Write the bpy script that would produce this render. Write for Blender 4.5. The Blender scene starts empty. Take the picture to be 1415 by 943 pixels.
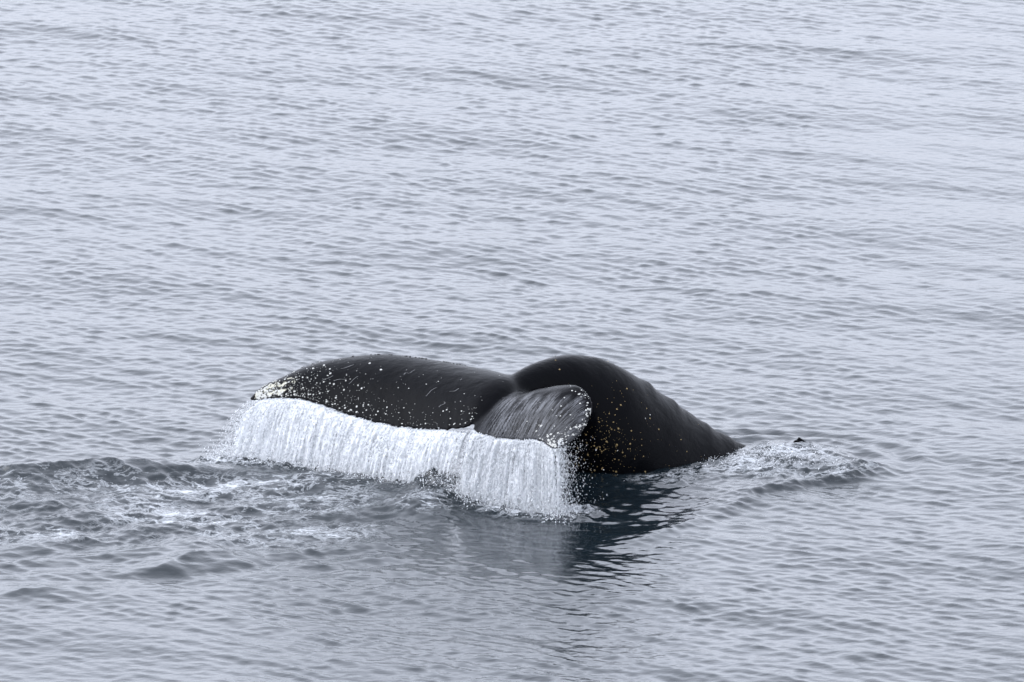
import bpy, bmesh, math, random
import numpy as np
from mathutils import Vector, Matrix
from mathutils.bvhtree import BVHTree
from mathutils.kdtree import KDTree

# ------------------------------------------------------------------ camera, sky, sun, exposure
R = math.radians
scene = bpy.context.scene
col = scene.collection
rng = np.random.default_rng(11)
random.seed(5)

cd = bpy.data.cameras.new('camera')
cam = bpy.data.objects.new('camera', cd)
col.objects.link(cam)
cam.location = (0, -77.9496, 17.9961)
cam.rotation_euler = (R(90 - 12.0966), 0, 0)
cd.sensor_width = 36
cd.lens = 288
cd.clip_start = 1
cd.clip_end = 20000
cd.dof.use_dof = True
cd.dof.focus_distance = 79.5
cd.dof.aperture_fstop = 8
scene.camera = cam

SUN_EL, SUN_AZ = 40, 268          # azimuth clockwise from +Y
w = bpy.data.worlds.new('World')
scene.world = w
w.use_nodes = True
nt = w.node_tree
nt.nodes.clear()
sky = nt.nodes.new('ShaderNodeTexSky')
sky.sky_type = 'NISHITA'
sky.sun_disc = False
sky.sun_elevation = R(SUN_EL)
sky.sun_rotation = R(SUN_AZ)
sky.air_density = 1.0
sky.dust_density = 6.0
sky.ozone_density = 1.0
hs = nt.nodes.new('ShaderNodeHueSaturation')
hs.inputs['Saturation'].default_value = 0.12
hs.inputs['Value'].default_value = 4.0
tint = nt.nodes.new('ShaderNodeMix')
tint.data_type = 'RGBA'
tint.blend_type = 'MULTIPLY'
tint.inputs[0].default_value = 1
tint.inputs[7].default_value = (0.90, 0.952, 1.095, 1)
bg = nt.nodes.new('ShaderNodeBackground')
bg.inputs['Strength'].default_value = 0.12
wo = nt.nodes.new('ShaderNodeOutputWorld')
gam = nt.nodes.new('ShaderNodeGamma')      # a thin veil of cloud evens the sky out
gam.inputs['Gamma'].default_value = 0.30
nt.links.new(sky.outputs[0], gam.inputs['Color'])
nt.links.new(gam.outputs[0], hs.inputs['Color'])
nt.links.new(hs.outputs[0], tint.inputs[6])
nt.links.new(tint.outputs[2], bg.inputs['Color'])
nt.links.new(bg.outputs[0], wo.inputs[0])

sd = bpy.data.lights.new('sun', 'SUN')
sd.energy = 0.5
sd.angle = R(60)
sd.color = (1.0, 0.985, 0.96)
sun = bpy.data.objects.new('sun', sd)
col.objects.link(sun)
sun.location = (0, 0, 40)
sdir = Vector((math.sin(R(SUN_AZ)) * math.cos(R(SUN_EL)), math.cos(R(SUN_AZ)) * math.cos(R(SUN_EL)), math.sin(R(SUN_EL))))
sun.rotation_euler = sdir.to_track_quat('Z', 'Y').to_euler()

vs = scene.view_settings
vs.view_transform = 'Standard'
vs.look = 'None'
vs.exposure = 1.72
vs.gamma = 1.0
vs.use_curve_mapping = False
scene.cycles.max_bounces = 8
scene.cycles.transparent_max_bounces = 24


# ------------------------------------------------------------------ helpers
def N(tree, kind, **kw):
    n = tree.nodes.new(kind)
    for k, v in kw.items():
        if k in n.inputs:
            n.inputs[k].default_value = v
        else:
            setattr(n, k, v)
    return n


def new_mat(name):
    m = bpy.data.materials.new(name)
    m.use_nodes = True
    t = m.node_tree
    return m, t, t.nodes['Principled BSDF'], t.nodes['Material Output']


def math_node(t, op, a, b=None, c=None, clamp=False):
    n = t.nodes.new('ShaderNodeMath')
    n.operation = op
    n.use_clamp = clamp
    for i, v in enumerate((a, b, c)):
        if v is None:
            continue
        if isinstance(v, (int, float)):
            n.inputs[i].default_value = v
        else:
            t.links.new(v, n.inputs[i])
    return n.outputs[0]


def map_range(t, v, a, b, c=0.0, d=1.0, smooth=True):
    n = t.nodes.new('ShaderNodeMapRange')
    if smooth:
        n.interpolation_type = 'SMOOTHSTEP'
    t.links.new(v, n.inputs[0])
    for i, x in enumerate((a, b, c, d)):
        n.inputs[i + 1].default_value = x
    return n.outputs[0]


def mesh_from(name, verts, faces, nper, smooth=True):
    """verts (n,3) array, faces (m,k) int array of equal sided polygons"""
    me = bpy.data.meshes.new(name)
    verts = np.ascontiguousarray(verts, np.float32)
    faces = np.ascontiguousarray(faces, np.int32)
    me.vertices.add(len(verts))
    me.vertices.foreach_set('co', verts.ravel())
    me.loops.add(faces.size)
    me.loops.foreach_set('vertex_index', faces.ravel())
    me.polygons.add(len(faces))
    me.polygons.foreach_set('loop_start', np.arange(0, faces.size, nper, dtype=np.int32))
    me.update(calc_edges=True)
    if smooth:
        me.polygons.foreach_set('use_smooth', np.ones(len(faces), bool))
    me.validate()
    return me


def add_obj(name, me, parent=None, mats=(), label=None, cat=None, kind=None):
    o = bpy.data.objects.new(name, me)
    col.objects.link(o)
    o.parent = parent
    for m in mats:
        if me is not None:
            me.materials.append(m)
    if label:
        o['label'] = label
    if cat:
        o['category'] = cat
    if kind:
        o['kind'] = kind
    return o


def attr(me, name, values):
    a = me.attributes.new(name, 'FLOAT', 'POINT')
    a.data.foreach_set('value', np.ascontiguousarray(values, np.float32))


_LAT = {}


def vnoise(x, y, seed=0):
    """smooth lattice noise, -1..1"""
    if seed not in _LAT:
        _LAT[seed] = np.random.default_rng(1000 + seed).uniform(-1, 1, (256, 256)).astype(np.float32)
    L = _LAT[seed]
    xi = np.floor(x).astype(np.int64)
    yi = np.floor(y).astype(np.int64)
    fx = (x - xi).astype(np.float32)
    fy = (y - yi).astype(np.float32)
    fx = fx * fx * fx * (fx * (fx * 6 - 15) + 10)
    fy = fy * fy * fy * (fy * (fy * 6 - 15) + 10)
    a = L[xi & 255, yi & 255]
    b = L[(xi + 1) & 255, yi & 255]
    c = L[xi & 255, (yi + 1) & 255]
    d = L[(xi + 1) & 255, (yi + 1) & 255]
    return (a + (b - a) * fx) * (1 - fy) + (c + (d - c) * fx) * fy


def fbm(x, y, oct=4, seed=0, gain=0.5, ridged=False):
    s = np.zeros_like(x, dtype=np.float32)
    amp = 1.0
    tot = 0
    for k in range(oct):
        f = 2.03 ** k
        c, sn = math.cos(0.6 * k), math.sin(0.6 * k)
        n = vnoise((x * c + y * sn) * f + 17.3 * k, (-x * sn + y * c) * f + 9.1 * k, seed + k)
        if ridged:
            n = 1 - 2 * np.abs(n)
        s += amp * n
        tot += amp
        amp *= gain
    return s / tot


def sstep(a, b, x):
    t = np.clip((x - a) / (b - a), 0, 1)
    return t * t * (3 - 2 * t)


def catmull(P, t):
    """P (n,k) control points at integer parameters, t array -> (len,k)"""
    P = np.asarray(P, float)
    n = len(P)
    i = np.clip(np.floor(t).astype(int), 0, n - 2)
    f = (t - i)[:, None]
    p1, p2 = P[i], P[i + 1]
    p0 = np.where((i > 0)[:, None], P[np.maximum(i - 1, 0)], 2 * p1 - p2)
    p3 = np.where((i < n - 2)[:, None], P[np.minimum(i + 2, n - 1)], 2 * p2 - p1)
    return 0.5 * (2 * p1 + (p2 - p0) * f + (2 * p0 - 5 * p1 + 4 * p2 - p3) * f ** 2 + (3 * p1 - p0 - 3 * p2 + p3) * f ** 3)


def polyline_dist(x, y, pts, sub=14):
    """distance to a smooth curve, signed by side, and parameter along it 0..1"""
    P = np.asarray(pts, float)
    C = catmull(P, np.linspace(0, len(P) - 1, (len(P) - 1) * sub + 1))
    best = np.full(x.shape, 1e9, np.float32)
    sgn = np.zeros(x.shape, np.float32)
    par = np.zeros(x.shape, np.float32)
    m = len(C) - 1
    for k in range(m):
        ax, ay = C[k, :2]
        bx, by = C[k + 1, :2]
        dx, dy = bx - ax, by - ay
        t = np.clip(((x - ax) * dx + (y - ay) * dy) / (dx * dx + dy * dy), 0, 1)
        qx, qy = x - ax - t * dx, y - ay - t * dy
        d = np.sqrt(qx * qx + qy * qy)
        u = d < best
        best = np.where(u, d, best)
        sgn = np.where(u, np.sign(dx * qy - dy * qx), sgn)
        par = np.where(u, (k + t) / m, par)
    return best, sgn, par


# ------------------------------------------------------------------ the sea
def axis(segments, lo_end, hi_end, growth=1.25):
    a = []
    for s0, s1, st in segments:
        n = max(1, int(round((s1 - s0) / st)))
        a += list(np.linspace(s0, s1, n, endpoint=False))
    a.append(segments[-1][1])
    st = segments[-1][2]
    v = a[-1]
    while v < hi_end:
        st *= growth
        v += st
        a.append(v)
    st = segments[0][2]
    v = a[0]
    pre = []
    while v > lo_end:
        st *= growth
        v -= st
        pre.append(v)
    return np.array(pre[::-1] + a)


gx = axis([(-8.5, -5.3, .04), (-5.3, 3.9, .0205), (3.9, 8.5, .036)], -4000, 4000)
gy = axis([(-11, -6, .036), (-6, 2.2, .022), (2.2, 10, .032), (10, 31, .042)], -300, 6000)
X, Y = np.meshgrid(gx, gy)
shape = X.shape
X = X.ravel().astype(np.float64)
Y = Y.ravel().astype(np.float64)
edge = np.maximum.reduce([np.abs(X) - 8.5, -11 - Y, Y - 31, np.zeros_like(X)])
fade = np.exp(-edge / 2.0).astype(np.float32)

# places, in metres on the water
CREST = [(-6.2, -1.15), (-4.95, -.85), (-4.4, -.68), (-3.8, -.5), (-2.94, -.42), (-1.95, -.72), (-1.2, -1.05), (-.75, -1.35)]
FRONT = [(-5.6, -5.6), (-4.7, -5.29), (-4.29, -5.1), (-3.84, -4.75), (-3.35, -4.1), (-3.02, -3.72), (-2.48, -3.5), (-1.81, -3.2), (-1.2, -2.8)]
RIM = [(3.55, .25), (3.38, -.1), (2.89, -.62), (2.39, -1.05), (1.88, -1.95), (1.31, -2.75), (.63, -3.3)]

loc = np.where((np.abs(X + .6) < 6.5) & (Y > -9) & (Y < 4.5))[0]
lx, ly = X[loc], Y[loc]

# calm slicks and gust patches modulate the ripples
patch = 1 + .5 * fbm(X * .16, Y * .07, 3, 40)
slick = np.zeros_like(X, dtype=np.float32)
slick[loc] = np.clip(np.exp(-(((lx - .2) / 1.6) ** 2 + ((ly + 3.3) / 1.5) ** 2)) + .7 * np.exp(-(((lx - .8) / 1.2) ** 2 + ((ly + 1.6) / .9) ** 2)), 0, 1)
ripple = (patch * (1 - .72 * slick)).astype(np.float32)

Z = np.zeros_like(X, dtype=np.float32)
DX = np.zeros_like(Z)
DY = np.zeros_like(Z)


def wave(lam, ang, slope, chop=.7, amp=None):
    global Z, DX, DY
    k = 2 * math.pi / lam
    kx, ky = k * math.sin(ang), k * math.cos(ang)
    ph = (kx * X + ky * Y + rng.uniform(0, 6.283)).astype(np.float32)
    a = slope / k
    m = ripple if lam < 1.0 else 1.0
    s, c = np.sin(ph), np.cos(ph)
    Z += m * a * c
    DX -= m * chop * a * s * math.sin(ang)
    DY -= m * chop * a * s * math.cos(ang)


for i in range(10):     # slow undulation
    wave(rng.uniform(1.0, 4.5), rng.normal(.55, .5), .0155)
for i in range(14):     # wind wavelets: one strong slanted family and a weaker crossing one
    wave(rng.uniform(.32, .65), rng.normal(.72, .25), .0120, 1.1)
for i in range(12):
    wave(rng.uniform(.28, .6), rng.normal(-.35, .38), .0105, 1.1)
for i in range(34):
    wave(rng.uniform(.11, .26), rng.normal(.78, .22), .0190, 1.25)
for i in range(20):
    wave(rng.uniform(.11, .22), rng.normal(-.2, .5), .0140, 1.25)

# --- water pushed up by the tail
H = np.zeros(len(loc), np.float32)
damp = np.ones(len(loc), np.float32)
d, s, p = polyline_dist(lx, ly, CREST)
front = s < 0
wid = np.where(front, .25, .5)
hp = sstep(0, .18, p) * (1 - .62 * sstep(.42, .66, p)) * (1 - .5 * sstep(.8, 1, p))
h1 = (.105 * np.exp(-(d / wid) ** 2) + .045 * np.exp(-d / np.where(front, .16, .3))) * hp
H += h1
H += np.where(front, .10 * np.exp(-(d / 1.2) ** 2), .10 * np.exp(-(d / .35) ** 2)) * hp
# ragged little ridges down the dark front face
gate = np.exp(-(d / .5) ** 2) * (d < 2) * np.where(front, 1, .35)
H += .016 * gate * fbm(lx * 5.0 + 1.5 * ly, ly * 2.5, 4, 60, ridged=True)
# second curl in front
d, s, p = polyline_dist(lx + .22 * fbm(lx * .9, ly * .9, 3, 74), ly + .22 * fbm(lx * .9, ly * .9, 3, 78), FRONT)
front = s < 0
env = np.exp(-((p - .60) / .13) ** 2) + .55 * np.exp(-((p - .24) / .10) ** 2)
h2 = env * (.70 * np.exp(-(d / np.where(front, .26, .50)) ** 2) + .30 * np.exp(-d / np.where(front, .10, .28))) * sstep(0, .2, p) * (1 - sstep(.75, 1, p)) * (.75 + .45 * vnoise(p * 9, p * 0, 71))
d0 = d
H += .125 * h2 * (.8 + .5 * fbm(lx * 1.6, ly * 1.6, 3, 73)) 
dtr = np.exp(-(((lx + 3.6) / .9) ** 2 + ((ly + 4.5) / .28) ** 2))
H -= .03 * dtr
# rim of the churned water behind the back
d, s, p = polyline_dist(lx, ly, RIM)
inside = s < 0
d = np.abs(d + .12 * fbm(lx * 2.7, ly * 2.7, 4, 75))
rimin = np.where(inside, np.exp(-(np.abs(d) / .75) ** 2), np.exp(-(d / .12) ** 2)) * (1 - sstep(.26, .46, p)) * sstep(0, .05, p)
rimamp = .055 * (1 - .6 * sstep(.35, .75, p)) * (1 - sstep(.85, 1, p)) * sstep(0, .08, p)
H += rimamp * np.exp(-(d / np.where(inside, .30, .12)) ** 2) * (1 + .4 * fbm(lx * 6, ly * 6, 4, 76, .65, ridged=True))
# mound of foam beyond the back
blob = np.exp(-(((lx - 2.72) / .55) ** 2 + ((ly - .35) / .75) ** 2) ** 1.5)
blob2 = np.exp(-(((lx - 2.0) / .6) ** 2 + ((ly + .15) / .45) ** 2))
H += .10 * blob + .04 * blob2
churn = np.clip(1.05 * rimin + 1.1 * blob + .75 * blob2 + .55 * np.exp(-(((lx - 1.35) / .5) ** 2 + ((ly + .55) / .3) ** 2)), 0, 1)
H += churn * (.040 * fbm(lx * 4.5, ly * 4.5, 5, 80, .62, ridged=True) + .02 * fbm(lx * 14, ly * 14, 2, 84))
# ring ripples leaving it
rr = np.sqrt(((lx - 2.5)) ** 2 + ((ly - .25)) ** 2)
H += .020 * np.cos(2 * math.pi * (rr - 1.15) / .42) * np.exp(-((rr - 1.35) / .45) ** 2) * sstep(-.6, .3, ly) * sstep(1.4, 2.4, lx)
# slap wave under the notch of the flukes
lump = np.exp(-(((lx + .85) / .42) ** 2 + ((ly + 1.75) / .42) ** 2))
H += lump * (.14 + .05 * fbm(lx * 5, ly * 5, 4, 90, .6, ridged=True))
lump2 = np.exp(-(((lx + .70) / .26) ** 2 + ((ly + 1.17) / .22) ** 2))
H += lump2 * (.15 + .12 * fbm(lx * 7, ly * 7, 4, 92, .62, ridged=True))
# where the falling water lands
BASE = [(-3.0, .25), (-2.4, .0), (-1.9, -.15), (-1.3, -.45), (-.85, -.95), (-.55, -1.35), (-.1, -1.75), (.3, -1.85), (.6, -1.75)]
d, s, p = polyline_dist(lx, ly, BASE)
land = np.exp(-(d / .24) ** 2)
H += land * (.02 + .07 * fbm(lx * 6, ly * 6, 4, 95, .62, ridged=True))
# churned wake to the left
wake = sstep(-.2, -.9, ly) * sstep(-3.75, -2.7, ly + .25 * (lx + 3) * .3) * sstep(-.7, -1.7, lx)
wake = np.maximum(wake, .0)
sw = -.36 * lx + .93 * ly + .25 * fbm(lx * .7, ly * .7, 3, 101)
H += sstep(.2, -.9, ly) * sstep(-5.2, -3.6, ly) * sstep(-.6, -1.6, lx) * .016 * np.cos(6.283 * sw / .62)
H += wake * (.034 * fbm(lx * 2.0, ly * 2.0, 5, 100, .58) + .017 * fbm(lx * 5.5, ly * 5.5, 3, 106, .6, ridged=True))
# turbulence under the tail stock, where its reflection breaks up
turb = np.exp(-(((lx - 1.25) / .9) ** 2 + ((ly + 1.5) / 1.0) ** 2))
H += turb * (.022 * fbm(lx * 1.5 + .4 * ly, ly * 2.2, 4, 110, .55) + .006 * fbm(lx * 6, ly * 8, 3, 115))
slk = np.exp(-(((lx + .1) / 1.5) ** 2 + ((ly + 3.0) / 1.2) ** 2))
H += slk * .0035 * fbm(lx * 3.2 + ly, ly * 3.8, 4, 120, .62, ridged=True)

Z[loc] += H
Z *= fade
PX = X + DX * fade
PY = Y + DY * fade

# foam cover 0..1
foam = np.zeros_like(Z)
streak = fbm(lx * .9 + 3 * vnoise(lx * .5, ly * .5, 130) * .3, ly * 1.9, 4, 131, .6)
fw = wake * (.50 + .55 * streak)
fw = fw * sstep(-5.2, -3.3, lx - 1.2 * 0) + fw * .75 * (1 - sstep(-5.2, -3.3, lx))
crestf = .42 * np.exp(-((lx + 3.2) / .9) ** 2) * np.exp(-((ly + .42) / .28) ** 2)
ff = np.maximum.reduce([fw, crestf + .0 * fw, churn * (.72 + .45 * fbm(lx * 2.2, ly * 2.2, 3, 140)), .85 * land * (1 - .8 * lump2), .72 * lump, .25 * lump2,
                        .33 * turb * sstep(-1.3, -.3, ly)])
foam[loc] = np.clip(ff, 0, 1)
calm = np.zeros_like(Z)
calm[loc] = slick[loc]

nxv = shape[1]
nyv = shape[0]
idx = np.arange(nxv * nyv, dtype=np.int32).reshape(nyv, nxv)
quads = np.stack([idx[:-1, :-1], idx[:-1, 1:], idx[1:, 1:], idx[1:, :-1]], -1).reshape(-1, 4)
sea_me = mesh_from('sea', np.stack([PX, PY, Z], 1), quads, 4)
attr(sea_me, 'foam', foam)
attr(sea_me, 'slick', calm)

m, t, b, out = new_mat('sea_water')
tc = N(t, 'ShaderNodeTexCoord')
b.inputs['Base Color'].default_value = (.005, .009, .012, 1)
b.inputs['Roughness'].default_value = .06
b.inputs['IOR'].default_value = 1.40
mp = N(t, 'ShaderNodeMapping')
mp.inputs['Scale'].default_value = (.8, 1.25, 1)
t.links.new(tc.outputs['Object'], mp.inputs[0])
n1 = N(t, 'ShaderNodeTexNoise', Scale=9.0, Detail=4.0, Roughness=.55)
t.links.new(mp.outputs[0], n1.inputs['Vector'])
bump = N(t, 'ShaderNodeBump', Strength=.6, Distance=.013)
sl = N(t, 'ShaderNodeAttribute', attribute_name='slick')
t.links.new(math_node(t, 'MULTIPLY', n1.outputs[0], math_node(t, 'SUBTRACT', 1.0, math_node(t, 'MULTIPLY', sl.outputs['Fac'], .75))), bump.inputs['Height'])
t.links.new(bump.outputs[0], b.inputs['Normal'])
fa = N(t, 'ShaderNodeAttribute', attribute_name='foam')
n2 = N(t, 'ShaderNodeTexNoise', Scale=6.5, Detail=9.0, Roughness=.66, Distortion=1.3)
t.links.new(mp.outputs[0], n2.inputs['Vector'])
n3 = N(t, 'ShaderNodeTexNoise', Scale=30.0, Detail=4.0, Roughness=.7)
t.links.new(tc.outputs['Object'], n3.inputs['Vector'])
v = math_node(t, 'MULTIPLY_ADD', math_node(t, 'SUBTRACT', n2.outputs[0], .5), 2.0, fa.outputs['Fac'])
v = math_node(t, 'MULTIPLY_ADD', math_node(t, 'SUBTRACT', n3.outputs[0], .5), .5, v)
fm = map_range(t, v, .66, 1.02)
n4 = N(t, 'ShaderNodeTexNoise', Scale=3.2, Detail=8.0, Roughness=.68, Distortion=.5)
t.links.new(mp.outputs[0], n4.inputs['Vector'])
lace = map_range(t, math_node(t, 'ABSOLUTE', math_node(t, 'SUBTRACT', n4.outputs[0], .5)), .004, .035, 1.0, 0.0)
lace = math_node(t, 'MULTIPLY', lace, map_range(t, fa.outputs['Fac'], .2, .6, 0.0, .5))
fm = math_node(t, 'MULTIPLY', fm, map_range(t, fa.outputs['Fac'], .05, .25))
fm = math_node(t, 'MAXIMUM', fm, lace)
fb = N(t, 'ShaderNodeBsdfPrincipled')
fb.inputs['Base Color'].default_value = (.44, .46, .48, 1)
fb.inputs['Roughness'].default_value = .45
bump2 = N(t, 'ShaderNodeBump', Strength=.9, Distance=.02)
t.links.new(n3.outputs[0], bump2.inputs['Height'])
t.links.new(bump2.outputs[0], fb.inputs['Normal'])
mx = N(t, 'ShaderNodeMixShader')
t.links.new(math_node(t, 'MULTIPLY', fm, .92), mx.inputs[0])
t.links.new(b.outputs[0], mx.inputs[1])
t.links.new(fb.outputs[0], mx.inputs[2])
t.links.new(mx.outputs[0], out.inputs[0])
SEA = m
sea = add_obj('sea', sea_me, None, [SEA], 'rippled grey-blue sea with a foamy wake round the whale tail', 'sea', 'structure')

sea_bvh_grid = (gx, gy, Z.reshape(shape))


def sea_z(x, y):
    i = np.clip(np.searchsorted(gx, x), 0, len(gx) - 1)
    j = np.clip(np.searchsorted(gy, y), 0, len(gy) - 1)
    return sea_bvh_grid[2][j, i]


# ------------------------------------------------------------------ the whale
# fluke sections from the tip of the left fluke to the tip of the right: leading edge, trailing edge, thickness
FL = [
    ((-2.57, .50, .600), (-2.555, .45, .590), .035),
    ((-2.45, .64, .680), (-2.46, .42, .612), .050),
    ((-2.26, .72, .755), (-2.34, .36, .640), .062),
    ((-1.90, .75, .905), (-2.03, .18, .665), .078),
    ((-1.33, .60, 1.020), (-1.62, -.18, .605), .098),
    ((-.90, .35, 1.040), (-1.10, -.64, .582), .120),
    ((-.42, -.02, 1.030), (-.62, -1.08, .655), .150),
    ((-.10, -.30, 1.020), (-.425, -1.235, .712), .185),
    ((.05, -.48, .985), (-.372, -1.20, .750), .20),
    ((.13, -.60, .875), (-.335, -1.385, .690), .17),
    ((.39, -.93, 1.03), (.00, -1.55, .660), .115),
    ((.63, -1.23, 1.112), (.24, -1.68, .685), .080),
    ((.765, -1.48, 1.015), (.345, -1.78, .650), .058),
    ((.735, -1.66, .860), (.41, -1.84, .640), .045),
    ((.64, -1.78, .735), (.50, -1.86, .650), .032),
]
FLa = np.array([list(a) + list(b) + [c] for a, b, c in FL])
NS, NC = 340, 40


def fluke_surface(tpar, c):
    """tpar: section parameter array; c: chord 0 (leading) .. 1 (trailing). returns centre point, normal, half thickness"""
    S = catmull(FLa, tpar)
    L, T, th = S[:, :3], S[:, 3:6], S[:, 6]
    e = 1e-3 * 30
    S2 = catmull(FLa, np.clip(tpar + e, 0, len(FLa) - 1))
    S1 = catmull(FLa, np.clip(tpar - e, 0, len(FLa) - 1))
    mid = lambda Q: .5 * (Q[:, :3] + Q[:, 3:6])
    span = mid(S2) - mid(S1)
    ch = T - L
    n = np.cross(ch, span)
    n *= np.where(n[:, 2] < 0, -1, 1)[:, None]
    n /= np.linalg.norm(n, axis=1)[:, None] + 1e-9
    clen = np.linalg.norm(ch, axis=1)
    camber = .085 * clen * np.sin(math.pi * c ** .85)
    P = L + ch * c[:, None] + n * camber[:, None]
    prof = 2.6 * (np.sqrt(np.clip(c, 0, 1)) * .55 * (1 - c) + .16 * c * (1 - c)) * 1.0 + .10 * sstep(0, .04, c)
    return P, n, .5 * th * np.clip(prof, .0, 1.2)


# wavy, nicked trailing edge is put in by shifting the chord end
tt = np.repeat(np.linspace(0, len(FL) - 1, NS), NC)
cc = np.tile(np.linspace(0, 1, NC) ** 1.3, NS)
nick = 1 + .018 * vnoise(tt * 9, tt * 0, 150) + .016 * vnoise(tt * 25, tt * 0, 151)
Pc, nn, ht = fluke_surface(tt, cc)
Pc = Pc + ((nick - 1) * cc ** 4)[:, None] * (catmull(FLa, tt)[:, 3:6] - catmull(FLa, tt)[:, :3])
ht = np.maximum(ht, .013)
up = Pc + nn * ht[:, None]
lo = Pc - nn * ht[:, None]
V = np.concatenate([up, lo])
F = []
o = NS * NC
for i in range(NS - 1):
    for j in range(NC - 1):
        a, b2, c2, d2 = i * NC + j, i * NC + j + 1, (i + 1) * NC + j + 1, (i + 1) * NC + j
        F.append((a, d2, c2, b2))
        F.append((o + a, o + b2, o + c2, o + d2))
    for j in (0, NC - 1):
        a, d2 = i * NC + j, (i + 1) * NC + j
        F.append((a, o + a, o + d2, d2) if j == 0 else (a, d2, o + d2, o + a))
for i in (0, NS - 1):
    for j in range(NC - 1):
        a, b2 = i * NC + j, i * NC + j + 1
        F.append((a, b2, o + b2, o + a) if i == 0 else (a, o + a, o + b2, b2))
fl_V, fl_F = V, F

# tail stock and back: ridge point, half width, depth, sharpness of the ridge
ST = [
    ((-.16, -.92, .885), .10, .14, .5),
    ((-.06, -.68, .985), .15, .24, .5),
    ((.08, -.46, 1.075), .185, .36, .5),
    ((.30, -.22, 1.135), .245, .56, .5),
    ((.62, .08, 1.135), .42, 1.10, .55),
    ((1.01, .32, .985), .54, 1.40, .60),
    ((1.40, .56, .690), .60, 1.55, .66),
    ((1.81, .79, .355), .64, 1.6, .68),
    ((2.31, 1.00, .020), .70, 1.7, .64),
    ((2.90, 1.10, -.09), .78, 1.8, .6),
    ((3.8, 1.35, -.42), .85, 1.9, .55),
    ((4.5, 1.6, -.85), .8, 1.5, .5),
]
STa = np.array([list(a) + [b_, c_, d_] for a, b_, c_, d_ in ST])
NB, NR = 190, 72
tb = np.linspace(0, len(ST) - 1, NB)
S = catmull(STa, tb)
ridge = S[:, :3].copy()
# knuckles along the dorsal ridge
kn = sstep(4.0, 5.0, tb) * (1 - sstep(8.2, 9, tb))
knz = kn * (.020 * np.maximum(vnoise(tb * 3.1, tb * 0, 160), 0) + .016 * np.maximum(0, vnoise(tb * 6.5, tb * 0, 161)))
tan = np.gradient(S[:, :3], axis=0)
tan /= np.linalg.norm(tan, axis=1)[:, None]
lat = np.cross(tan, [0, 0, 1])
lat /= np.linalg.norm(lat, axis=1)[:, None]
dn = -np.cross(lat, tan)
dn[:, :] = dn * .75 + np.array([0, 0, -1]) * .25
dn /= np.linalg.norm(dn, axis=1)[:, None]
th = np.linspace(0, 2 * math.pi, NR, endpoint=False)
vv = (1 - np.cos(th)) / 2
V = []
for i in range(NB):
    e = S[i, 5]
    prof = vv ** e * (1 - vv) ** .5
    mxp = (e / (e + .5)) ** e * (.5 / (e + .5)) ** .5
    l_ = S[i, 3] * prof / mxp * np.where(np.sin(th) >= 0, 1, -1)
    V.append(ridge[i] + np.outer((1 - vv) ** 24, [0, 0, knz[i]]) + np.outer(l_, lat[i]) + np.outer(vv * S[i, 4], dn[i]))
bd_V = np.concatenate(V)
bd_F = []
for i in range(NB - 1):
    for j in range(NR):
        k = (j + 1) % NR
        bd_F.append((i * NR + j, (i + 1) * NR + j, (i + 1) * NR + k, i * NR + k))
bd_caps = [tuple(range(NR)), tuple(range((NB - 1) * NR, NB * NR))[::-1]]

raw = bpy.data.meshes.new('raw')
raw.from_pydata(np.concatenate([fl_V, bd_V]).tolist(), [],
                [tuple(int(q) for q in f) for f in fl_F] + [tuple(int(q) + len(fl_V) for q in f) for f in bd_F + bd_caps])
bm = bmesh.new()
bm.from_mesh(raw)
bmesh.ops.recalc_face_normals(bm, faces=bm.faces)
bm.to_mesh(raw)
bm.free()
ro = bpy.data.objects.new('raw', raw)
col.objects.link(ro)
rm = ro.modifiers.new('r', 'REMESH')
rm.mode = 'VOXEL'
rm.voxel_size = .0150
rm.use_smooth_shade = True
dg = bpy.context.evaluated_depsgraph_get()
body_me = bpy.data.meshes.new_from_object(ro.evaluated_get(dg))
bpy.data.objects.remove(ro)
body_me.name = 'body'

nv = len(body_me.vertices)
co = np.empty(nv * 3, np.float32)
body_me.vertices.foreach_get('co', co)
co = co.reshape(-1, 3).astype(np.float64)
ed = np.empty(len(body_me.edges) * 2, np.int32)
body_me.edges.foreach_get('vertices', ed)
ed = ed.reshape(-1, 2)
deg = np.bincount(ed.ravel(), minlength=nv)[:, None]
# fillet between stock and flukes, light smoothing elsewhere
jd = np.linalg.norm(co - np.array([.05, -.55, .95]), axis=1)
wj = (np.exp(-(jd / .42) ** 2))[:, None]


def laplace(c, wgt, it):
    for _ in range(it):
        s = np.stack([np.bincount(ed[:, 0], c[ed[:, 1], k], nv) + np.bincount(ed[:, 1], c[ed[:, 0], k], nv) for k in range(3)], 1)
        c = c + wgt * (s / np.maximum(deg, 1) - c)
    return c


co = laplace(co, .5, 4)
co = laplace(co, -.45, 2)
co = laplace(co, .7 * wj, 26)
body_me.vertices.foreach_set('co', co.astype(np.float32).ravel())
body_me.update()

# skin coordinates: s along the span, c along the chord, and the wash of water over the right fluke
kd = KDTree(len(up))
for i, pnt in enumerate(up):
    kd.insert(pnt, i)
kd.balance()
fs = np.zeros(nv, np.float32)
fc = np.zeros(nv, np.float32)
fd = np.zeros(nv, np.float32)
for i in range(nv):
    q, k, dist = kd.find(co[i])
    fs[i] = tt[k]
    fc[i] = cc[k]
    fd[i] = dist
onf = 1 - sstep(.02, .09, fd)
wash = onf * sstep(8.6, 9.6, fs) * sstep(0, .24, fc - .26 * (1 - sstep(10.6, 12.2, fs)) + .12 * vnoise(fs * 5, fc * 2, 170))  # wash held off near the root, painting in the shaded hollow under the hump
cream = .50 * onf * sstep(2.9, 2.1, fs + .5 * vnoise(fs * 6, fc * 5, 171)) * sstep(.15, .6, fs) * sstep(.25, .45, fc + .1 * vnoise(fs * 9, fc * 9, 172)) * (1 - sstep(.88, .97, fc))
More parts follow.
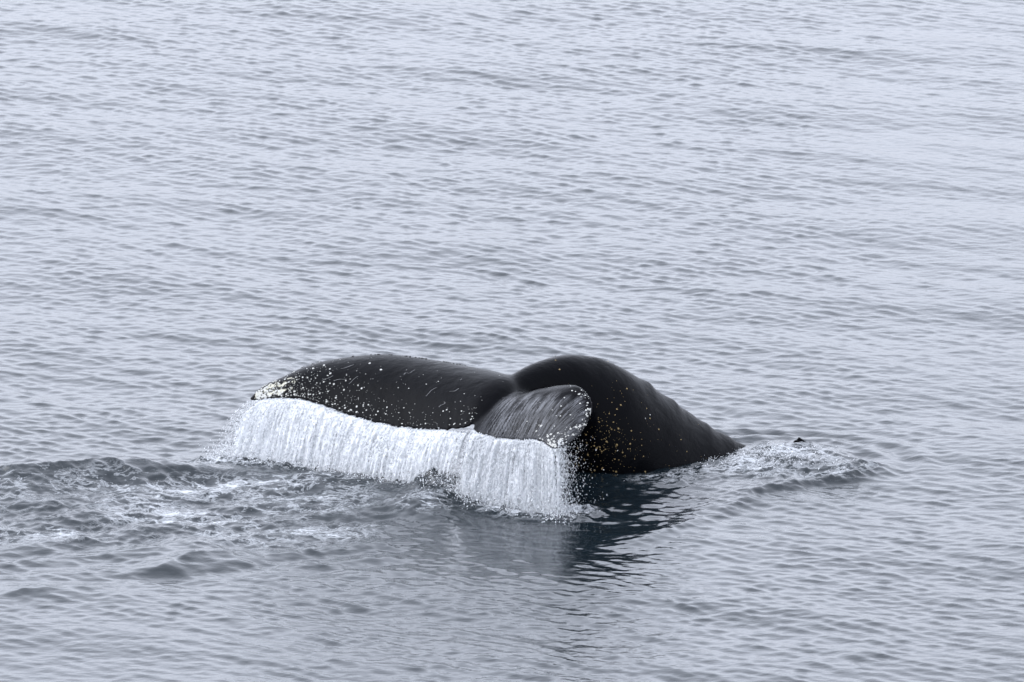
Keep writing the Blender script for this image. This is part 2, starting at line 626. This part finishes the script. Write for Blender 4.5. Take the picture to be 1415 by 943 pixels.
attr(body_me, 'span', fs)
attr(body_me, 'chord', fc)
attr(body_me, 'wash', wash)
attr(body_me, 'cream', cream)

m, t, b, out = new_mat('wet_black_skin')
tc = N(t, 'ShaderNodeTexCoord')
asp = N(t, 'ShaderNodeAttribute', attribute_name='span')
ach = N(t, 'ShaderNodeAttribute', attribute_name='chord')
awa = N(t, 'ShaderNodeAttribute', attribute_name='wash')
acr = N(t, 'ShaderNodeAttribute', attribute_name='cream')
cx = N(t, 'ShaderNodeCombineXYZ')
t.links.new(math_node(t, 'MULTIPLY_ADD', ach.outputs['Fac'], 5.0, math_node(t, 'MULTIPLY', asp.outputs['Fac'], 24.0)), cx.inputs[0])
t.links.new(math_node(t, 'MULTIPLY', ach.outputs['Fac'], 3.0), cx.inputs[1])
ns = N(t, 'ShaderNodeTexNoise', Scale=1.0, Detail=5.0, Roughness=.6)
t.links.new(cx.outputs[0], ns.inputs['Vector'])
nf = N(t, 'ShaderNodeTexNoise', Scale=6.0, Detail=6.0, Roughness=.6)
t.links.new(tc.outputs['Object'], nf.inputs['Vector'])
ngr = N(t, 'ShaderNodeTexNoise', Scale=70.0, Detail=3.0, Roughness=.6)
t.links.new(tc.outputs['Object'], ngr.inputs['Vector'])
# pigment
base = N(t, 'ShaderNodeMix', data_type='RGBA')
base.inputs[6].default_value = (.0008, .0009, .0014, 1)
base.inputs[7].default_value = (.0022, .0024, .0034, 1)
t.links.new(nf.outputs[0], base.inputs[0])
# run-off: thin aerated film, streaked; its pale colour also paints in the wet sheen
film_sheen = math_node(t, 'MULTIPLY', awa.outputs['Fac'], map_range(t, ns.outputs[0], .38, .72))
c1 = N(t, 'ShaderNodeMix', data_type='RGBA')
c1.inputs[7].default_value = (.20, .205, .22, 1)
t.links.new(math_node(t, 'MULTIPLY', film_sheen, .6), c1.inputs[0])
t.links.new(base.outputs[2], c1.inputs[6])
# cream scar at the tip
ncr = N(t, 'ShaderNodeTexNoise', Scale=16.0, Detail=5.0, Roughness=.65)
t.links.new(tc.outputs['Object'], ncr.inputs['Vector'])
crm = map_range(t, math_node(t, 'MULTIPLY_ADD', math_node(t, 'SUBTRACT', ncr.outputs[0], .5), 1.8, acr.outputs['Fac']), .45, .6)
crm = math_node(t, 'MULTIPLY', crm, map_range(t, acr.outputs['Fac'], .02, .2))
c2 = N(t, 'ShaderNodeMix', data_type='RGBA')
c2.inputs[7].default_value = (.36, .35, .29, 1)
t.links.new(crm, c2.inputs[0])
t.links.new(c1.outputs[2], c2.inputs[6])
bp1 = N(t, 'ShaderNodeBump', Strength=.35, Distance=.012)
t.links.new(math_node(t, 'MULTIPLY', ns.outputs[0], math_node(t, 'MULTIPLY_ADD', awa.outputs['Fac'], 1.0, .12)), bp1.inputs['Height'])
bp2 = N(t, 'ShaderNodeBump', Strength=.4, Distance=.004)
t.links.new(ngr.outputs[0], bp2.inputs['Height'])
t.links.new(bp1.outputs[0], bp2.inputs['Normal'])
bp3 = N(t, 'ShaderNodeBump', Strength=.4, Distance=.03)
t.links.new(nf.outputs[0], bp3.inputs['Height'])
t.links.new(bp2.outputs[0], bp3.inputs['Normal'])
df = N(t, 'ShaderNodeBsdfDiffuse')
gl = N(t, 'ShaderNodeBsdfGlossy')
fr = N(t, 'ShaderNodeFresnel', IOR=1.34)
t.links.new(c2.outputs[2], df.inputs['Color'])
t.links.new(map_range(t, nf.outputs[0], .3, .7, .07, .24), gl.inputs['Roughness'])
for sh in (df, gl, fr):
    t.links.new(bp3.outputs[0], sh.inputs['Normal'])
mk = N(t, 'ShaderNodeMixShader')
t.links.new(math_node(t, 'MULTIPLY', math_node(t, 'POWER', fr.outputs[0], 1.4), math_node(t, 'MULTIPLY_ADD', awa.outputs['Fac'], 1.3, .75)), mk.inputs[0])
t.links.new(df.outputs[0], mk.inputs[1])
t.links.new(gl.outputs[0], mk.inputs[2])
t.links.new(mk.outputs[0], out.inputs[0])
t.nodes.remove(b)
SKIN = m


def plain(name, c, rough=.6):
    m, t, b, out = new_mat(name)
    tc = N(t, 'ShaderNodeTexCoord')
    n = N(t, 'ShaderNodeTexNoise', Scale=60.0, Detail=3.0)
    t.links.new(tc.outputs['Object'], n.inputs['Vector'])
    mx = N(t, 'ShaderNodeMix', data_type='RGBA')
    mx.inputs[6].default_value = tuple(.55 * q for q in c) + (1,)
    mx.inputs[7].default_value = tuple(min(1, 1.15 * q) for q in c) + (1,)
    t.links.new(n.outputs[0], mx.inputs[0])
    t.links.new(mx.outputs[2], b.inputs['Base Color'])
    b.inputs['Roughness'].default_value = rough
    return m


SHELL = plain('barnacle_shell', (.50, .50, .47))
TAN = plain('tan_barnacle', (.25, .175, .065))
KNOB = plain('dark_barnacle', (.014, .014, .016), .3)

whale = add_obj('whale', None, None, (), 'black whale arching its tail stock and barnacled flukes out of the sea', 'whale')
whale.location = (1.2, .45, 0)
WL = Vector(whale.location)
inv = Matrix.Translation(-WL)


def whale_part(name, me, mats, **kw):
    o = add_obj(name, me, whale, mats, **kw)
    o.matrix_parent_inverse = inv
    return o


body = whale_part('body', body_me, [SKIN])
bvh = BVHTree.FromObject(body, bpy.context.evaluated_depsgraph_get()) if False else None
bmt = bmesh.new()
bmt.from_mesh(body_me)
bvh = BVHTree.FromBMesh(bmt)
bmt.free()

# dorsal fin tip just breaking the surface further along the back
fin_c = np.array([2.88, .98, -.02])
bm = bmesh.new()
bmesh.ops.create_icosphere(bm, subdivisions=4, radius=1)
for v_ in bm.verts:
    x, y, z = v_.co
    lean = -.35 * max(z, 0) ** 1.5
    tap = 1 - .45 * max(z, 0)
    n_ = .10 * vnoise(np.array([x * 3 + 5]), np.array([z * 3 + y * 2]), 180)[0]
    v_.co = Vector(((x * tap * .135 + lean * .12) * (1 + n_), y * tap * .055 * (1 + n_), z * .135 * (1 + n_) - .02)) + Vector(fin_c)
fme = bpy.data.meshes.new('dorsal_fin')
bm.to_mesh(fme)
bm.free()
fme.polygons.foreach_set('use_smooth', np.ones(len(fme.polygons), bool))
fin = whale_part('dorsal_fin', fme, [SKIN])


# barnacles: a low cratered cone
def barnacle_geo(r=1.0, seed=0):
    rs = random.Random(seed)
    n = 7
    v_, f_ = [], []
    for k, (rad, z) in enumerate(((1.0, -.15), (.72, .42), (.42, .50), (.30, .22))):
        for i in range(n):
            a = 2 * math.pi * i / n
            q = rad * (1 + rs.uniform(-.14, .14))
            v_.append((q * math.cos(a), q * math.sin(a), z))
    for k in range(3):
        for i in range(n):
            j = (i + 1) % n
            f_.append((k * n + i, k * n + j, (k + 1) * n + j, (k + 1) * n + i))
    f_.append(tuple(range(3 * n, 4 * n)))
    return v_, f_


BV = [barnacle_geo(1, k) for k in range(3)]
BM = {}
for k in range(3):
    for mt in (SHELL, TAN, KNOB):
        me = bpy.data.meshes.new('barnacle')
        me.from_pydata(BV[k][0], [], BV[k][1])
        me.materials.append(mt)
        BM[k, mt.name] = me


def surf(tp, c, lift=.12):
    P, n, h = fluke_surface(np.array([tp]), np.array([c]))
    p = Vector(P[0] + n[0] * (h[0] + lift))
    hit = bvh.ray_cast(p, Vector(-n[0]), .4)
    if hit[0] is None:
        hit = bvh.find_nearest(p)
    return hit[0], hit[1]


spots = []     # location, normal, radius, material
rs = random.Random(21)
for k in range(3000):                       # left fluke, thick along the trailing edge and toward the tip
    tp = rs.uniform(.6, 8.0)
    c = rs.random() ** .55
    tipw = math.exp(-((tp - 1.5) / 2.6) ** 2)
    dens = tipw * (.35 + .65 * c) + .85 * max(0, (c - .62) / .38) ** 1.3 * math.exp(-((tp - 3) / 3.6) ** 2) + .012
    if rs.random() > dens * .72 or c > .985:
        continue
    p, n = surf(tp, c)
    r = .0022 + .0085 * rs.random() ** 4.5 * (1.25 if tp < 4.5 else .8)
    spots.append((p, n, r, SHELL))
for k in range(560):                        # crust along the rim of the right fluke
    tp = rs.triangular(9.2, 14, 12.8)
    c = rs.random()
    rim = max(math.exp(-((c) / .12) ** 2), .9 * math.exp(-((1 - c) / .16) ** 2) * (tp > 10.8)) * (tp > 10.6) + (.25 if tp > 12.2 else .04)
    if rs.random() > rim:
        continue
    p, n = surf(tp, min(c, .98))
    spots.append((p, n, .003 + .009 * rs.random() ** 2, SHELL))
for k in range(60):                         # dark knobs standing on the leading edge of the left fluke
    tp = rs.choice([rs.uniform(.4, 3.2), rs.uniform(3.6, 6)])
    p, n = surf(tp, .03)
    spots.append((p, (n + Vector((0, .3, .6))).normalized(), rs.uniform(.008, .017), KNOB))
cnt = 0
ctr = Vector((.98, -.15, .28))
while cnt < 350:                            # tan barnacles on the flank of the stock
    if cnt < 300:
        q = Vector((rs.gauss(1.0, .22), -1.5, rs.gauss(.34, .22)))
    else:
        q = Vector((rs.uniform(.5, 2.2), -1.5, rs.uniform(0, 1.1)))
    hit = bvh.ray_cast(q, Vector((-.10, 1, 0)).normalized(), 4)
    if hit[0] is None or hit[0].z < 0 or hit[0].y < -.45:
        cnt += .2
        continue
    spots.append((hit[0], hit[1], .0022 + .0085 * rs.random() ** 4, TAN))
    cnt += 1
for k in range(26):                         # a few on the hump
    q = Vector((rs.uniform(.3, 2.1), rs.uniform(-.3, .7), 2))
    hit = bvh.ray_cast(q, Vector((0, 0, -1)), 4)
    if hit[0] is not None and hit[0].z > .1:
        spots.append((hit[0], hit[1], rs.uniform(.004, .010), rs.choice([TAN, SHELL, KNOB])))

spots.sort(key=lambda q: -q[2])
big, small = spots[:290], spots[290:]
for i, (p, n, r, mt) in enumerate(big):
    o = whale_part('barnacle', BM[i % 3, mt.name], [])
    rot = n.to_track_quat('Z', 'Y').to_matrix().to_4x4() @ Matrix.Rotation(rs.uniform(0, 6.28), 4, 'Z')
    o.matrix_basis = Matrix.Translation(p + n * .001) @ rot @ Matrix.Diagonal((r * rs.uniform(.8, 1.3), r, r * .8, 1))
sv, sf, sm = [], [], []
for i, (p, n, r, mt) in enumerate(small):
    rot = n.to_track_quat('Z', 'Y').to_matrix()
    o_ = len(sv)
    bv, bf = BV[i % 3]
    ax = rs.uniform(.8, 1.4)
    sv += [tuple(p + rot @ Vector((q[0] * r * ax, q[1] * r, q[2] * r * .8))) for q in bv]
    sf += [tuple(a + o_ for a in f) for f in bf]
    sm += [(SHELL, TAN, KNOB).index(mt)] * len(bf)
me = bpy.data.meshes.new('small_barnacles')
me.from_pydata(sv, [], sf)
whale_part('small_barnacles', me, [SHELL, TAN, KNOB], kind='stuff')
me.polygons.foreach_set('material_index', sm)

# pale scratches on the left fluke
sv, sf = [], []
for k in range(13):
    tp = rs.uniform(1.8, 6.2)
    c = rs.uniform(.1, .8)
    L_ = rs.uniform(.04, .22)
    dtp = L_ * rs.uniform(.6, 1.5)
    dc = -L_ * rs.uniform(.2, 1.0)
    wd = rs.uniform(.0008, .0018)
    n_ = 8
    o_ = len(sv)
    for i in range(n_):
        u = i / (n_ - 1)
        p, n = surf(tp + dtp * u, min(max(c + dc * u + .01 * math.sin(5 * u + k), .02), .97))
        sv += [tuple(p + n * .0025 + Vector((wd, 0, -wd))), tuple(p + n * .0025 - Vector((wd, 0, -wd)))]
        if i:
            q = o_ + 2 * i
            sf.append((q - 2, q - 1, q + 1, q))
me = bpy.data.meshes.new('scars')
me.from_pydata(sv, [], sf)
whale_part('scars', me, [plain('scar_tissue', (.30, .30, .30))], kind='stuff')

# ------------------------------------------------------------------ falling water
m, t, b, out = new_mat('white_water')
tc = N(t, 'ShaderNodeTexCoord')
n = N(t, 'ShaderNodeTexNoise', Scale=45.0, Detail=3.0, Roughness=.7)
t.links.new(tc.outputs['Object'], n.inputs['Vector'])
mx = N(t, 'ShaderNodeMix', data_type='RGBA')
mx.inputs[6].default_value = (.64, .66, .68, 1)
mx.inputs[7].default_value = (.90, .91, .92, 1)
t.links.new(map_range(t, n.outputs[0], .3, .65), mx.inputs[0])
t.links.new(mx.outputs[2], b.inputs['Base Color'])
b.inputs['Roughness'].default_value = .18
b.inputs['IOR'].default_value = 1.33
# the sheet has gaps torn along the fall
au = N(t, 'ShaderNodeAttribute', attribute_name='tear')
tr = N(t, 'ShaderNodeBsdfTransparent')
ms = N(t, 'ShaderNodeMixShader')
n5 = N(t, 'ShaderNodeTexNoise', Scale=38.0, Detail=3.0, Roughness=.6)
t.links.new(tc.outputs['Object'], n5.inputs['Vector'])
al = map_range(t, math_node(t, 'SUBTRACT', n5.outputs[0], au.outputs['Fac']), -.10, .06)
t.links.new(al, ms.inputs[0])
t.links.new(tr.outputs[0], ms.inputs[1])
t.links.new(b.outputs[0], ms.inputs[2])
tl = N(t, 'ShaderNodeBsdfTranslucent')
t.links.new(mx.outputs[2], tl.inputs[0])
mt_ = N(t, 'ShaderNodeMixShader')
mt_.inputs[0].default_value = .5
t.links.new(b.outputs[0], mt_.inputs[1])
t.links.new(tl.outputs[0], mt_.inputs[2])
t.links.new(mt_.outputs[0], ms.inputs[2])
t.links.new(ms.outputs[0], out.inputs[0])
WHITE = m

OCT_V = np.array([(1, 0, 0), (-1, 0, 0), (0, 1, 0), (0, -1, 0), (0, 0, 1), (0, 0, -1)], float)
OCT_F = np.array([(0, 2, 4), (2, 1, 4), (1, 3, 4), (3, 0, 4), (2, 0, 5), (1, 2, 5), (3, 1, 5), (0, 3, 5)])


def droplets(P, r, vel):
    """elongated beads; P (n,3), r (n,), vel (n,3) direction of fall with length = elongation"""
    n = len(P)
    ln = np.linalg.norm(vel, axis=1)
    d = vel / ln[:, None]
    a = np.cross(d, rng.normal(size=(n, 3)))
    a /= np.linalg.norm(a, axis=1)[:, None]
    b_ = np.cross(d, a)
    V = (OCT_V[None, :, 0, None] * a[:, None] + OCT_V[None, :, 1, None] * b_[:, None] + OCT_V[None, :, 2, None] * (d * ln[:, None])[:, None])
    V = P[:, None] + V * r[:, None, None] * rng.uniform(.75, 1.25, (n, 6, 1))
    F = OCT_F[None] + (np.arange(n) * 6)[:, None, None]
    return V.reshape(-1, 3), F.reshape(-1, 3)


def edge_curve(tp):
    S = catmull(FLa, tp)
    return S[:, 3:6]


def rnoise(u, v_, su, sv_, seed, oct=3):
    return fbm(u * su, v_ * sv_, oct, seed, .6)


def curtain(name, label, src, vx, vy, u_n, seed, n_drop, u0, stretch, thin, splash=.33, ends=(.55, .1)):
    """src(u) -> points on the fluke edge, vx(u), vy(u) sideways drift in m/s"""
    parts_v, parts_f, tears = [], [], []
    off = 0
    g = 9.81
    nt_ = 56
    for lay in range(3):
        u, q = np.meshgrid(np.linspace(0, 1, u_n), np.linspace(0, 1, nt_))
        u, q = u.ravel(), q.ravel()
        P0 = src(u)
        zend = -.03
        tf = np.sqrt(2 * np.maximum(P0[:, 2] + .0 - zend, .05) / g)
        tq = q ** .75 * tf
        jit = .060 * rnoise(u * stretch, q, 22, .8, seed + 20 * lay) + .030 * rnoise(u * stretch, q, 60, 5, seed + 20 * lay + 5) + .014 * rnoise(u * stretch, q, 120, 40, seed + 20 * lay + 9, 2)
        k = q ** .6
        P = P0.copy()
        P[:, 0] += vx(u) * tq
        P[:, 1] += vy(u) * tq + (lay - 1) * .035 * k + jit * k
        P[:, 0] += .35 * jit * k
        P[:, 2] -= .5 * g * tq ** 2 + .008
        parts_v.append(P)
        ii = np.arange(u_n * nt_).reshape(nt_, u_n)
        F = np.stack([ii[:-1, :-1], ii[:-1, 1:], ii[1:, 1:], ii[1:, :-1]], -1).reshape(-1, 4) + off
        F = np.concatenate([F[:, [0, 1, 2]], F[:, [0, 2, 3]]])
        parts_f.append(F)
        off += len(P)
        endfade = ends[0] * (1 - sstep(0, .06, u)) + ends[1] * sstep(.93, 1, u)
        tears.append(.34 + .12 * lay + .42 * rnoise(u * stretch, q, 55, 2.2, seed + 40 + lay) + endfade + .12 * sstep(.75, 1, q) + thin(u, q))
    # beads of water riding in and round the sheets
    u = rng.random(n_drop)
    q = rng.random(n_drop) ** .8
    P0 = src(u)
    tf = np.sqrt(2 * np.maximum(P0[:, 2] + .03, .05) / g)
    tq = q ** .7 * tf
    spread = .012 + .065 * q
    P = P0 + rng.normal(size=P0.shape) * spread[:, None] * np.array([.55, 1.0, .25])
    P[:, 0] += vx(u) * tq
    P[:, 1] += vy(u) * tq
    P[:, 2] -= .5 * g * tq ** 2
    r = (.0017 + .0033 * rng.random(n_drop) ** 2) * (1 - .75 * (rng.random(n_drop) < 2 * thin(u, q)))
    vel = np.stack([vx(u), vy(u), -g * tq], 1) + rng.normal(size=P.shape) * .25
    vel /= np.linalg.norm(vel, axis=1)[:, None]
    vel *= (1.2 + 6.0 * rng.random(n_drop) ** 1.5 * (1 - .7 * q))[:, None]
    V, F = droplets(P, r, vel)
    parts_v.append(V)
    parts_f.append(F + off)
    off += len(V)
    tears.append(np.full(len(V), -1.0))
    # loose spray and splash crown at the foot
    ns_ = int(n_drop * splash)
    u = u0(rng.random(ns_))
    P0 = src(u)
    tf = np.sqrt(2 * P0[:, 2] / g)
    P = P0.copy()
    P[:, 0] += vx(u) * tf + rng.normal(size=ns_) * .07
    P[:, 1] += vy(u) * tf + rng.normal(size=ns_) * .13
    P[:, 2] = sea_z(P[:, 0], P[:, 1]) + np.abs(rng.normal(size=ns_)) * .065
    V, F = droplets(P, .002 + .005 * rng.random(ns_) ** 3, rng.normal(size=P.shape) + np.array([0, 0, 1.0]))
    parts_v.append(V)
    parts_f.append(F + off)
    tears.append(np.full(len(V), -1.0))
    me = mesh_from(name, np.concatenate(parts_v), np.concatenate(parts_f), 3)
    attr(me, 'tear', np.concatenate(tears))
    return add_obj(name, me, None, [WHITE], label, 'falling water', 'stuff')


def arc_src(t0, t1, drop):
    tp = np.linspace(t0, t1, 400)
    P = edge_curve(tp)
    L = np.concatenate([[0], np.cumsum(np.linalg.norm(np.diff(P, axis=0), axis=1))])

    def src(u):
        Q = edge_curve(np.interp(u * L[-1], L, tp))
        Q[:, 2] -= drop * sstep(.85, 1, u)
        return Q
    return src


src_left = arc_src(.05, 7.75, .05)
src_right = arc_src(8.7, 14.0, 0)
curtain('falling_water', 'wide curtain of white water pouring off the long spread fluke',
        src_left, lambda u: -.55 - .55 * np.exp(-(u / .10) ** 2), lambda u: -.30 + 0 * u, 460, 200, 18000, lambda x: x ** 1.15 * .95, 2.2,
        lambda u, q: .35 * sstep(.86, .99, u) * sstep(.35, .95, q))
curtain('falling_water', 'shorter torrent of white water pouring off the curled foreshortened fluke',
        src_right, lambda u: -.45 + .50 * sstep(.2, .9, u), lambda u: -.12 + 0 * u, 260, 300, 11000, lambda x: x, 1.2,
        lambda u, q: .25 * sstep(.08, 0, u) * q + .25 * sstep(.85, 1, u), .6, (.05, .55))

# loose drops thrown off the curled fluke tip and round the churned water
n_ = 3000
zz = rng.random(n_) ** .8
P = np.stack([.44 + rng.exponential(.07, n_) * (1.25 - .5 * zz), -1.76 + rng.normal(size=n_) * .11, .74 * zz - .02], 1)
V1, F1 = droplets(P, .0018 + .0045 * rng.random(n_) ** 3, rng.normal(size=P.shape) * .6 + np.array([0, 0, -1.4]))
n2_ = 1900
a = np.stack([2.55 + rng.uniform(-1, 1, n2_) * rng.uniform(0, .85, n2_), .25 + rng.uniform(-1, 1, n2_) * rng.uniform(0, .7, n2_)], 1)
P = np.stack([a[:, 0], a[:, 1], sea_z(a[:, 0], a[:, 1]) + np.abs(rng.normal(size=n2_)) * .02], 1)
V2, F2 = droplets(P, .002 + .005 * rng.random(n2_) ** 3, rng.normal(size=P.shape))
for nm, lb, V, F in (('water_spray', 'loose drops flung from the curled fluke tip before the dark flank', V1, F1),
                     ('water_spray', 'foam beads tossed over the churned water round the fin tip', V2, F2)):
    me = mesh_from(nm, V, F, 3)
    attr(me, 'tear', np.full(len(V), -1.0))
    add_obj(nm, me, None, [WHITE], lb, 'spray', 'stuff')
